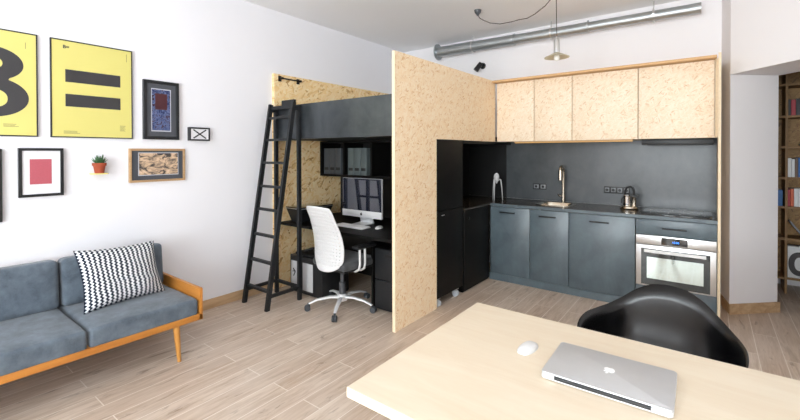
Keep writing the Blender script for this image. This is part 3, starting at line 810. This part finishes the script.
text('12:00', .024, lambda x, y, z: (x+.01, -.014+z, y+.432), 'clock_digits', M['bluelight'], cp, .0006)
for x in (.14, .17):
    MB().cyl((x, -.018, .43), (x, -.012, .43), .007).obj('button', M['steel'], cp, True)
dr = B('door', M['steel'], ov, -.305, .305, -.012, .02, 0, .386, .002)
B('outer_glass', M['ovendark'], dr, -.262, .262, -.0145, -.012, .012, .352)
B('window_glass', M['ovenglass'], dr, -.215, .215, -.0155, -.0145, .075, .275)
m = MB(); m.box(-.235, .235, -.052, -.037, .322, .350, .003)
for x in (-.215, .215): m.box(x-.008, x+.008, -.04, -.012, .328, .342)
m.obj('handle', M['steel'], dr)
tag(B('plinth', M['slate'], None, 1.76, 3.897, YF+.004, YF+.02, 0, .078), 'dark grey plinth strip under the kitchen cupboards', 'plinth')
# worktop with a rectangular cut-out for the sink
m = MB(); m.box(1.15, 1.775, 3.86, YB-.01, .885, .903, m=M['counter']); 
SX0, SX1, SY0, SY1 = 2.265, 2.605, 4.66, 4.98
m.box(1.775, SX0, YF+.002, YB-.02, .885, .903, m=M['counter']); m.box(SX1, 3.898, YF+.002, YB-.02, .885, .903, m=M['counter'])
m.box(SX0, SX1, YF+.002, SY0, .885, .903, m=M['counter']); m.box(SX0, SX1, SY1, YB-.02, .885, .903, m=M['counter']); m.box(1.775, 3.898, YF-.004, YF+.002, .872, .9025, m=M['slate'])
tag(m.obj('worktop', M['counter']), 'dark glossy kitchen worktop above the grey cupboards', 'worktop')
tag(B('backsplash', M['slate2'], None, 1.70, 3.898, YB-.012, YB-.001, .904, 1.64), 'dark grey backsplash board behind the worktop', 'backsplash')
sk = thing('sink', 'small square steel sink set in the dark worktop', 'sink', ((SX0+SX1)/2, (SY0+SY1)/2, .904))
m = MB(); w_, d_2 = (SX1-SX0)/2, (SY1-SY0)/2
def ring(rx, ry, z, p=6): return [m.b.verts.new((x, y, z)) for x, y in ell(0, 0, rx, ry, 40, p)]
rs = [ring(w_+.03, d_2+.03, 0), ring(w_+.029, d_2+.029, .004), ring(w_-.012, d_2-.012, .003), ring(w_-.018, d_2-.018, -.01), ring(w_-.03, d_2-.03, -.15), ring(w_-.06, d_2-.06, -.165), ring(.03, .03, -.168)]
for a, b in zip(rs, rs[1:]):
    for k in range(40): m.b.faces.new((a[k], a[(k+1) % 40], b[(k+1) % 40], b[k]))
m.b.faces.new(rs[-1]); m.obj('basin', M['warmsteel'], sk, True, recalc=False)
MB().lathe([(.001, -.166), (.028, -.166), (.03, -.163), (.001, -.164)]).obj('drain', M['chrome'], sk, True)
fa = thing('faucet', 'tall brushed steel faucet behind the sink', 'faucet', (2.445, 5.06, .903))
MB().lathe([(.001, 0), (.026, 0), (.026, .006), (.02, .01), (.02, .10), (.016, .104), (.001, .104)]).obj('base', M['warmsteel'], fa, True)
pts = [(0, 0, .1), (0, 0, .36), (0, -.01, .405), (0, -.035, .428), (0, -.075, .43), (0, -.11, .41), (0, -.12, .37)]
MB().tube(pts, .017, 14).obj('spout', M['warmsteel'], fa, True)
MB().tube([(0, -.12, .385), (0, -.12, .27)], [.024, .022], 14).obj('spray_head', M['warmsteel'], fa, True)
MB().tube([(-.018, 0, .07), (-.04, -.01, .075), (-.055, -.03, .10)], [.012, .01, .007], 10).obj('lever', M['chrome'], fa, True)
# three-legged juicer
ju = thing('citrus_juicer', 'pale three-legged citrus juicer standing on the worktop corner', 'juicer', (1.70, 4.82, .903))
MB().lathe([(.001, .205), (.008, .212), (.020, .235), (.032, .27), (.034, .295), (.028, .32), (.012, .338), (.001, .34)], n=20).obj('head', M['white'], ju, True)
for k in range(3):
    a = k*2*PI/3+.55; c, s_ = math.cos(a), math.sin(a)
    MB().tube([(c*.02, s_*.02, .245), (c*.042, s_*.042, .262), (c*.052, s_*.052, .255), (c*.066, s_*.066, .15), (c*.075, s_*.075, 0)], [.006, .007, .007, .006, .003], 8).obj('leg', M['white'], ju, True)
# coffee maker
cm = thing('coffee_maker', 'chrome stovetop coffee maker with black arched handle on the worktop', 'coffee maker', (3.165, 4.88, .903))
MB().lathe([(.001, 0), (.085, 0), (.09, .012), (.085, .028), (.06, .038), (.001, .04)]).obj('base', M['warmsteel'], cm, True)
MB().lathe([(.001, .036), (.036, .036), (.038, .06), (.034, .13), (.036, .14), (.03, .15), (.001, .152)], c=(-.02, 0, 0)).obj('boiler', M['chrome'], cm, True)
MB().lathe([(.001, .036), (.022, .036), (.02, .12), (.024, .128), (.001, .13)], c=(.045, .0, 0)).obj('spout_column', M['warmsteel'], cm, True)
B('bridge', M['blackpl'], cm, -.03, .085, -.018, .018, .128, .15, .006)
MB().tube([(-.035, 0, .15), (-.038, 0, .19), (-.02, 0, .225), (.01, 0, .235), (.035, 0, .22), (.045, 0, .19), (.045, 0, .15)], .011, 10).obj('handle', M['blackpl'], cm, True)
MB().tube([(-.045, -.02, .13), (-.065, -.035, .10), (-.068, -.04, .06)], .008, 8).obj('side_lever', M['blackpl'], cm, True)
# hob
hb = thing('cooktop', 'black glass cooktop flush in the worktop above the oven', 'cooktop', (3.58, 4.8, .903))
B('glass', M['ceramic'], hb, -.28, .28, -.24, .24, 0, .005, .001)
m = MB()
for x, y, r in ((-.13, -.1, .08), (.13, -.1, .1), (-.13, .12, .1), (.13, .12, .08)):
    n = 40
    a = [m.b.verts.new((x+r*math.cos(2*PI*k/n), y+r*math.sin(2*PI*k/n), .0054)) for k in range(n)]; b = [m.b.verts.new((x+(r-.003)*math.cos(2*PI*k/n), y+(r-.003)*math.sin(2*PI*k/n), .0054)) for k in range(n)]
    for k in range(n): m.b.faces.new((a[k], a[(k+1) % n], b[(k+1) % n], b[k]))
m.obj('ring_marks', M['socket'], hb)
# sockets
def socket(x0, x1, lab, n):
    t = thing('wall_socket', lab, 'socket', ((x0+x1)/2, YB-.012, 1.035)); w_ = (x1-x0)/2
    B('plate', M['blackpl'], t, -w_, w_, -.008, 0, 0, .075, .002)
    for k in range(n):
        x = -w_+(k+.5)*2*w_/n; o = B('insert', M['socket'], t, x-w_/n*.72, x+w_/n*.72, -.011, -.008, .012, .063, .001)
        m = MB(); m.cyl((x, -.0125, .0375), (x, -.011, .0375), .016, n=18); m.obj('hole', M['blackpl'], o)
socket(2.055, 2.225, 'small black double wall socket left of the faucet', 2)
socket(2.875, 3.135, 'long black wall socket strip beside the coffee maker', 4)

# ------------------------------------------------------------------ wall cupboards
YU = 4.645
us = [(1.782, 2.235, 'chipboard wall cupboard nearest the partition, first in the row'), (2.239, 2.649, 'chipboard wall cupboard, narrowest in the row, second from the partition'), (2.653, 3.271, 'chipboard wall cupboard above the coffee maker, third from the partition'), (3.275, 3.876, 'chipboard wall cupboard at the right end above the cooktop')]
for a, b, lab in us:
    c = (a+b)/2; t = thing('wall_cupboard', lab, 'cupboard', (c, YU, 1.632), 0, 'chipboard wall cupboards')
    B('body', M['osb_edge'], t, a-c, b-c, .02, .49, .0, .700)
    B('door', M['osb_xz'], t, a-c+.002, b-c-.002, 0, .018, 0, .702, .0008)
t = thing('kitchen_surround', 'chipboard top and right end boards framing the kitchen', 'panel', (3.89, 4.6, 0))
B('top_panel', M['osb_top'], t, 1.762-3.89, .0, -.045, .54, 2.338, 2.362)
B('end_panel', M['osb_yz'], t, .009, .027, -.125, .54, 0, 2.362)
B('end_panel_edge', M['osb_edge'], t, .008, .028, -.128, -.125, 0, 2.362)
B('filler_strip', M['osb_edge'], t, -.012, .009, .02, .04, 1.632, 2.34)
ex = thing('extractor_hood', 'slim dark extractor under the right wall cupboard', 'hood', (3.58, 4.85, 1.575))
B('casing', M['blackpl'], ex, -.285, .295, -.12, .26, 0, .055, .004)
B('grille', M['blackpl'], ex, -.24, .24, -.08, .2, -.003, 0)
ll = thing('cabinet_light', 'thin warm light strip glowing under the wall cupboards', 'light', (2.6, 4.72, 1.612))  # added strip, glowing in place of the lit cupboard underside
B('channel', M['osb_top'], ll, -.62, .62, -.02, .02, .004, .02)
B('diffuser', M['led'], ll, -.615, .615, -.014, .014, 0, .004)

# ------------------------------------------------------------------ duct, spotlight, pendant
du = thing('ventilation_duct', 'long galvanised round duct running under the ceiling', 'duct', (0, 5.0, 2.94))
xs = [.73, 1.28, 1.85, 2.72, 3.77]
for k in range(4):
    r = .072-.006*k
    MB().cyl((xs[k], 0, .005-.005*k), (xs[k+1]+(.02 if k < 3 else 0), 0, -.002-.005*k), r, n=36, m=None).obj('duct_section', M['zinc'], du, True)
MB().lathe([(.075, -.012), (.115, -.012), (.115, 0), (.075, .0)], c=(.73, 0, .005), axis='X').obj('wall_collar', M['zinc'], du, True)
for x in (1.28, 2.32, 3.37):
    m = MB(); rr = .072-.006*(0 if x < 1.4 else 2 if x < 2.5 else 3); m.lathe([(rr, -.01), (rr+.005, -.01), (rr+.005, .01), (rr, .01)], c=(x, 0, -.003), axis='X'); m.cyl((x, 0, .055), (x, 0, .1385), .006, n=8); m.cyl((x, -.01, -.09), (x, -.01, -.06), .012, n=10)
    m.obj('pipe_clamp', M['steel'], du, True)
for x, rr in ((1.86, .0725), (2.735, .0665)): MB().lathe([(.05, -.006), (rr, -.006), (rr, .006), (.05, .006)], c=(x, 0, -.003), axis='X').obj('joint_ring', M['zinc'], du, True)
sp = thing('wall_spotlight', 'small black adjustable spotlight on the wall below the duct', 'spotlight', (1.355, YB, 2.69))
MB().lathe([(.001, -.025), (.038, -.025), (.042, -.018), (.042, 0), (.001, 0)], axis='Y').obj('mount', M['blackpl'], sp, True)
MB().tube([(0, -.02, 0), (-.01, -.06, -.01)], .012, 10).obj('joint', M['blackpl'], sp, True)
MB().tube([(.0, -.06, .03), (-.06, -.10, -.07)], [.03, .036], 18).obj('lamp_head', M['blackpl'], sp, True)
pn = thing('pendant_lamp', 'small metal disc pendant lamp on a thin dark draped cord', 'lamp', (2.727, 3.8, H))
MB().lathe([(.001, -.062), (.012, -.062), (.016, -.05), (.034, -.03), (.040, 0), (.001, 0)], c=(1.79-2.727, 4.12-3.8, 0)).obj('ceiling_rose', M['greypl'], pn, True)
drape = [[1.79, 4.12, 3.03], [1.793, 4.119, 3.02], [1.822, 4.109, 2.98], [1.879, 4.089, 2.94], [1.963, 4.061, 2.889], [2.096, 4.015, 2.841], [2.235, 3.968, 2.823], [2.342, 3.931, 2.817], [2.423, 3.904, 2.805], [2.511, 3.874, 2.821], [2.617, 3.838, 2.863], [2.688, 3.813, 2.915], [2.722, 3.802, 3.0], [2.727, 3.8, 3.05]]
MB().tube([(a-2.727, b-3.8, c-H) for a, b, c in drape], .004, 8).obj('draped_cord', M['cord'], pn, True)
MB().tube([(0, 0, -.03), (.004, 0, -.3), (.008, 0, -.55)], .0035, 8).obj('cord', M['cord'], pn, True)
MB().tube([(0, 0, 0), (0, 0, -.02), (.01, 0, -.035), (0, 0, -.045), (-.01, 0, -.035)], .003, 8).obj('ceiling_hook', M['steel'], pn, True)
MB().lathe([(.001, -.53), (.006, -.53), (.008, -.545), (.024, -.555), (.026, -.56), (.026, -.675), (.001, -.68)], c=(.008, 0, 0)).obj('lamp_socket', M['steel'], pn, True)
MB().lathe([(.02, -.672), (.028, -.678), (.107, -.716), (.108, -.72), (.10, -.719), (.026, -.69), (.02, -.69)], c=(.008, 0, 0), n=40).obj('disc_shade', M['lampdisc'], pn, True)
MB().lathe([(.001, -.68), (.016, -.68), (.024, -.705), (.026, -.725), (.02, -.742), (.008, -.75), (.001, -.751)], c=(.008, 0, 0)).obj('bulb', M['bulb'], pn, True)

# ------------------------------------------------------------------ table, laptop, mouse
tb = thing('table', 'large pale birch plywood table in the foreground', 'table', (3.85, 1.39, 0))
B('table_top', M['birch'], tb, -.93, .93, -.46, .46, .7185, .75)
m = MB(); m.box(-.932, .932, -.462, -.46, .7185, .7495); m.box(-.932, .932, .46, .462, .7185, .7495); m.box(-.932, -.93, -.46, .46, .7185, .7495); m.box(.93, .932, -.46, .46, .7185, .7495)
m.obj('edge_band', M['birch_edge'], tb)
for x in (-.6, .6):
    for y in (-.34, .34):
        MB().box(x-.022, x+.022, y-.022, y+.022, 0, .66).obj('leg', M['birch_edge'], tb)
    MB().box(x-.022, x+.022, -.318, .318, .1, .14).obj('leg_brace', M['birch_edge'], tb)
    MB().box(x-.022, x+.022, -.40, .40, .66, .7185).obj('top_rail', M['birch_edge'], tb)
lp = thing('laptop', 'closed silver laptop lying on the pale table', 'laptop', (3.578, 1.487, .75), .02)
def slab(hx, y0, y1, z0, z1, r=.014, e=.0025):
    m = MB(); cy_, hy = (y0+y1)/2, (y1-y0)/2; rows = []
    for z, o_ in ((z0, e), (z0+e, 0), (z1-e, 0), (z1-e*.3, e*.3), (z1, e)):
        pts = []
        for sx, sy, a0 in ((1, 1, 0), (-1, 1, PI/2), (-1, -1, PI), (1, -1, 1.5*PI)):
            for k in range(7):
                a = a0+PI/2*k/6; pts.append((sx*(hx-r)+(r-o_)*math.cos(a), cy_+sy*(hy-r)+(r-o_)*math.sin(a), z))
        rows.append([m.b.verts.new(p) for p in pts])
    for a, b in zip(rows, rows[1:]):
        for k in range(28): m.b.faces.new((a[k], a[(k+1) % 28], b[(k+1) % 28], b[k]))
    m.b.faces.new(rows[0][::-1]); m.b.faces.new(rows[-1]); return m
slab(.184, -.130, .130, .003, .0165).obj('base', M['alulight'], lp, True)
slab(.184, -.128, .130, .017, .0255).obj('lid', M['alu'], lp, True)
m = MB(); m.tube([(-.140, -.1265, .0145), (.130, -.1265, .0145)], .0068, 12); m.obj('hinge', M['blackpl'], lp, True)
for x in (-.16, .16):
    for y in (-.11, .11): MB().cyl((x, y, 0), (x, y, .003), .007, n=12).obj('rubber_foot', M['blackpl'], lp)
glyph([[(-a*.036, -b*.036) for a, b in q] for q in (APPLE, LEAF)], lambda x, y, z: (-x*-1+.0, y+.005, .0258+z), 'logo', M['logo_white'], lp, .0006)
t = thing('computer_mouse', 'white curved mouse on the pale table beside the laptop', 'mouse', (3.292, 1.525, .75), -.12)
mouse_mesh(.056, .029, .022).obj('shell', M['white'], t, True, angle=60)

# ------------------------------------------------------------------ black shell armchair facing the table
ac = thing('shell_armchair', 'glossy black moulded shell armchair tucked behind the pale table', 'chair', (3.652, 2.17, 0), -.1)
rim = []
ctrl = [(0, -.27, .425), (.11, -.275, .43), (.19, -.262, .45), (.245, -.23, .505), (.282, -.165, .59), (.305, -.08, .66), (.302, .01, .686), (.278, .10, .692), (.243, .175, .702), (.197, .232, .732), (.14, .262, .78), (.072, .275, .817), (0, .278, .828)]
def cr(P, t):
    i = min(int(t), len(P)-2); f = t-i
    p0, p1, p2, p3 = (Vector(P[max(i-1, 0)]), Vector(P[i]), Vector(P[i+1]), Vector(P[min(i+2, len(P)-1)]))
    return .5*((2*p1)+(-p0+p2)*f+(2*p0-5*p1+4*p2-p3)*f*f+(-p0+3*p1-3*p2+p3)*f**3)
NR = 48
half = [cr(ctrl, (len(ctrl)-1)*k/(NR)) for k in range(NR+1)]
rim = half+[Vector((-p.x, p.y, p.z)) for p in half[-2:0:-1]]
m = MB(); NS = 16; cen = Vector((0, .0, .435)); rings = []
for i in range(1, NS+1):
    s_ = i/NS; rr = []
    for p in rim:
        g = math.sin(s_*PI/2)**.92
        hz = s_**(3.0 if p.z > .5 else 2.0)
        q = Vector((cen.x+(p.x-cen.x)*g, cen.y+(p.y-cen.y)*g, cen.z+(p.z-cen.z)*hz - .022*math.sin(s_*PI)*(1 if p.y > -.1 else .5)))
        if i == NS: q += (Vector((p.x, p.y, 0)).normalized()*.012) if p.z > .5 else Vector((0, -.004, -.012))
        rr.append(m.b.verts.new(q))
    rings.append(rr)
c_ = m.b.verts.new(cen); n = len(rim)
for k in range(n): m.b.faces.new((c_, rings[0][k], rings[0][(k+1) % n]))
for a, b in zip(rings, rings[1:]):
    for k in range(n): m.b.faces.new((a[k], b[k], b[(k+1) % n], a[(k+1) % n]))
o = m.obj('shell', M['shell'], ac, True, angle=80)
md = o.modifiers.new('thick', 'SOLIDIFY'); md.thickness = .006; md.offset = 0
for x in (-1, 1):
    for y, yy in ((-.13, -.22), (.12, .22)):
        MB().tube([(x*.13, y, .405), (x*.225, yy, 0)], [.010, .010], 12).obj('leg', M['handle'], ac, True)
m = MB()
for z, k in ((.22, .46), (.30, .28)):
    q = lambda x, y0, y1: (x*(.13+.095*(.405-z)/.405), y0+(y1-y0)*(.405-z)/.405, z)
a1, b1, a2, b2 = (-.13, -.13, -.22, .12), 0, 0, 0
z = .21; f = (.405-z)/.405
FL = Vector((-.13-.095*f, -.13-.09*f, z)); FR = Vector((.13+.095*f, -.13-.09*f, z)); BL = Vector((-.13-.095*f, .12+.10*f, z)); BR = Vector((.13+.095*f, .12+.10*f, z))
m.tube([FL, BR], .005, 8); m.tube([FR, BL], .005, 8); m.obj('cross_brace', M['handle'], ac, True)
m = MB(); m.box(-.15, .15, -.145, -.115, .398, .408); m.box(-.15, .15, .105, .135, .398, .408); m.obj('seat_mount', M['handle'], ac)

# ------------------------------------------------------------------ bookcase seen through the opening
YK = 5.88
bc = thing('bookcase', 'tall raw chipboard bookcase in the dim room beyond the opening', 'bookcase', (4.9, YK, 0))
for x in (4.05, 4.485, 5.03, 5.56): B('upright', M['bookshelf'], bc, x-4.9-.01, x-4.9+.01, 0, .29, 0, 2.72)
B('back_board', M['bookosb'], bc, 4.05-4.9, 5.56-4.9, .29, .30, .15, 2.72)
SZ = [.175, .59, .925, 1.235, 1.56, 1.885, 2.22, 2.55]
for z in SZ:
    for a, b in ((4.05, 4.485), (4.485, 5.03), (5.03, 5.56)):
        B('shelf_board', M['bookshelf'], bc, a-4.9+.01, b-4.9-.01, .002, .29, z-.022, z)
books = []
def book(x, z, w_, h, mat, lab, tilt=0, d=.19):
    z += .0005+max(0, w_*math.sin(tilt))
    t = thing('book', lab, 'book', (x, YK+.03, z), 0, 'books in the bookcase')
    mt = Matrix.Rotation(tilt, 4, 'Y')
    MB().box(0, w_, 0, d, .0, h, .0015, 1, mat4=mt).obj('cover', M[mat], t)
    MB().box(.003, w_-.003, .004, d+.001, .003, h+.0005, mat4=mt).obj('pages', M['whitepaper'], t)
    return t
book(4.498, 1.885, .022, .17, 'b_black', 'thin black book left of the red book on the upper shelf')
book(4.521, 1.885, .036, .165, 'b_red', 'red book on the upper shelf beyond the opening')
for k in range(3): book(4.558+k*.034, 1.885, .032, .175+.004*k, 'b_black', 'thick black book, %s to the right of the red book' % ['first', 'second', 'third'][k])
book(4.60, 1.565, .02, .24, 'b_black', 'black book leaning to the right on the shelf below the red book', .42)
book(4.625, 1.565, .022, .235, 'b_tan', 'tan book leaning to the right beside the leaning black book', .42)
for k, (w_, h, c, nm) in enumerate(((.03, .2, 'b_white', 'white book at the left end of the blue book shelf'), (.022, .19, 'b_white', 'thinner white book next to the brown book'), (.022, .2, 'b_brown', 'brown book beside the blue book'), (.05, .205, 'b_blue', 'thick blue book on the middle shelf'), (.03, .19, 'b_teal', 'teal book right of the thick blue book'))):
    book(4.498+[0, .032, .056, .080, .132][k], 1.235, w_, h, c, nm)
for k, (w_, h, c, nm) in enumerate(((.02, .175, 'b_red', 'dark red book at the left of the shelf with white books'), (.026, .185, 'b_orange', 'orange book beside the white books'), (.03, .19, 'b_white', 'first white book right of the orange book'), (.028, .19, 'b_white', 'second white book right of the orange book'), (.035, .185, 'b_grey', 'grey book right of the two white books'))):
    book(4.498+[0, .022, .050, .082, .112][k], .925, w_, h, c, nm)
book(4.63, .59, .016, .20, 'b_grey', 'grey book leaning to the left above the letter sign', -.6)
book(4.16, 1.235, .03, .18, 'b_red', 'red book in the dark left bay')
book(4.20, 1.235, .03, .19, 'b_black', 'black book in the dark left bay next to the red one')
book(4.42, .925, .04, .17, 'b_blue', 'dark blue book in the left bay')
book(4.35, 1.885, .03, .18, 'b_brown', 'brown book on the upper shelf in the left bay')
t = thing('storage_box', 'grey storage box at the top of the bookcase', 'box', (4.75, YK+.03, 2.2205))
B('body', M['b_grey'], t, -.13, .13, 0, .22, 0, .15, .004); B('lid', M['b_grey'], t, -.135, .135, -.005, .225, .15, .18, .004)
t = thing('letter_sign', 'white block with a bold black letter O on the lowest shelf', 'sign', (4.665, YK+.02, .1755))
B('block', M['b_white'], t, -.165, .165, 0, .12, 0, .33, .003)
B('side_edge', M['b_black'], t, -.172, -.165, -.001, .12, 0, .33)
glyph([ell(-.072, .15, .088, .125, 40, 2.2), ell(-.072, .15, .04, .07, 40, 2.2)], lambda x, y, z: (x, -.002+z, y), 'letter', M['ink'], t, .003)

# ------------------------------------------------------------------ camera, world, view
cam = bpy.data.cameras.new('camera'); co = bpy.data.objects.new('camera', cam); C.objects.link(co); S.camera = co
F_ = Vector((-0.60619983, 0.79526626, -0.00856445)); R_ = Vector((0.79530418, 0.60620731, -0.0019889)); U_ = Vector((-0.00361013, 0.00801702, 0.99996135))
co.matrix_world = Matrix(((R_.x, U_.x, -F_.x, 3.84227884), (R_.y, U_.y, -F_.y, 0), (R_.z, U_.z, -F_.z, 1.50139595), (0, 0, 0, 1)))
cam.sensor_width = 36; cam.lens = 406.62687/800*36; cam.shift_y = -(210-156.1422)/800; cam.clip_start = .05
W = bpy.data.worlds.new('sky'); S.world = W; W.use_nodes = True
W.node_tree.nodes['Background'].inputs[0].default_value = (.85, .92, 1, 1); W.node_tree.nodes['Background'].inputs[1].default_value = 1.5
S.view_settings.view_transform = 'Standard'; S.view_settings.look = 'None'; S.view_settings.gamma = 1; S.view_settings.use_curve_mapping = False
S.view_settings.exposure = 0.08
S.cycles.use_denoising = True; S.cycles.max_bounces = 10; S.cycles.diffuse_bounces = 6
S.cycles.sample_clamp_indirect = 6
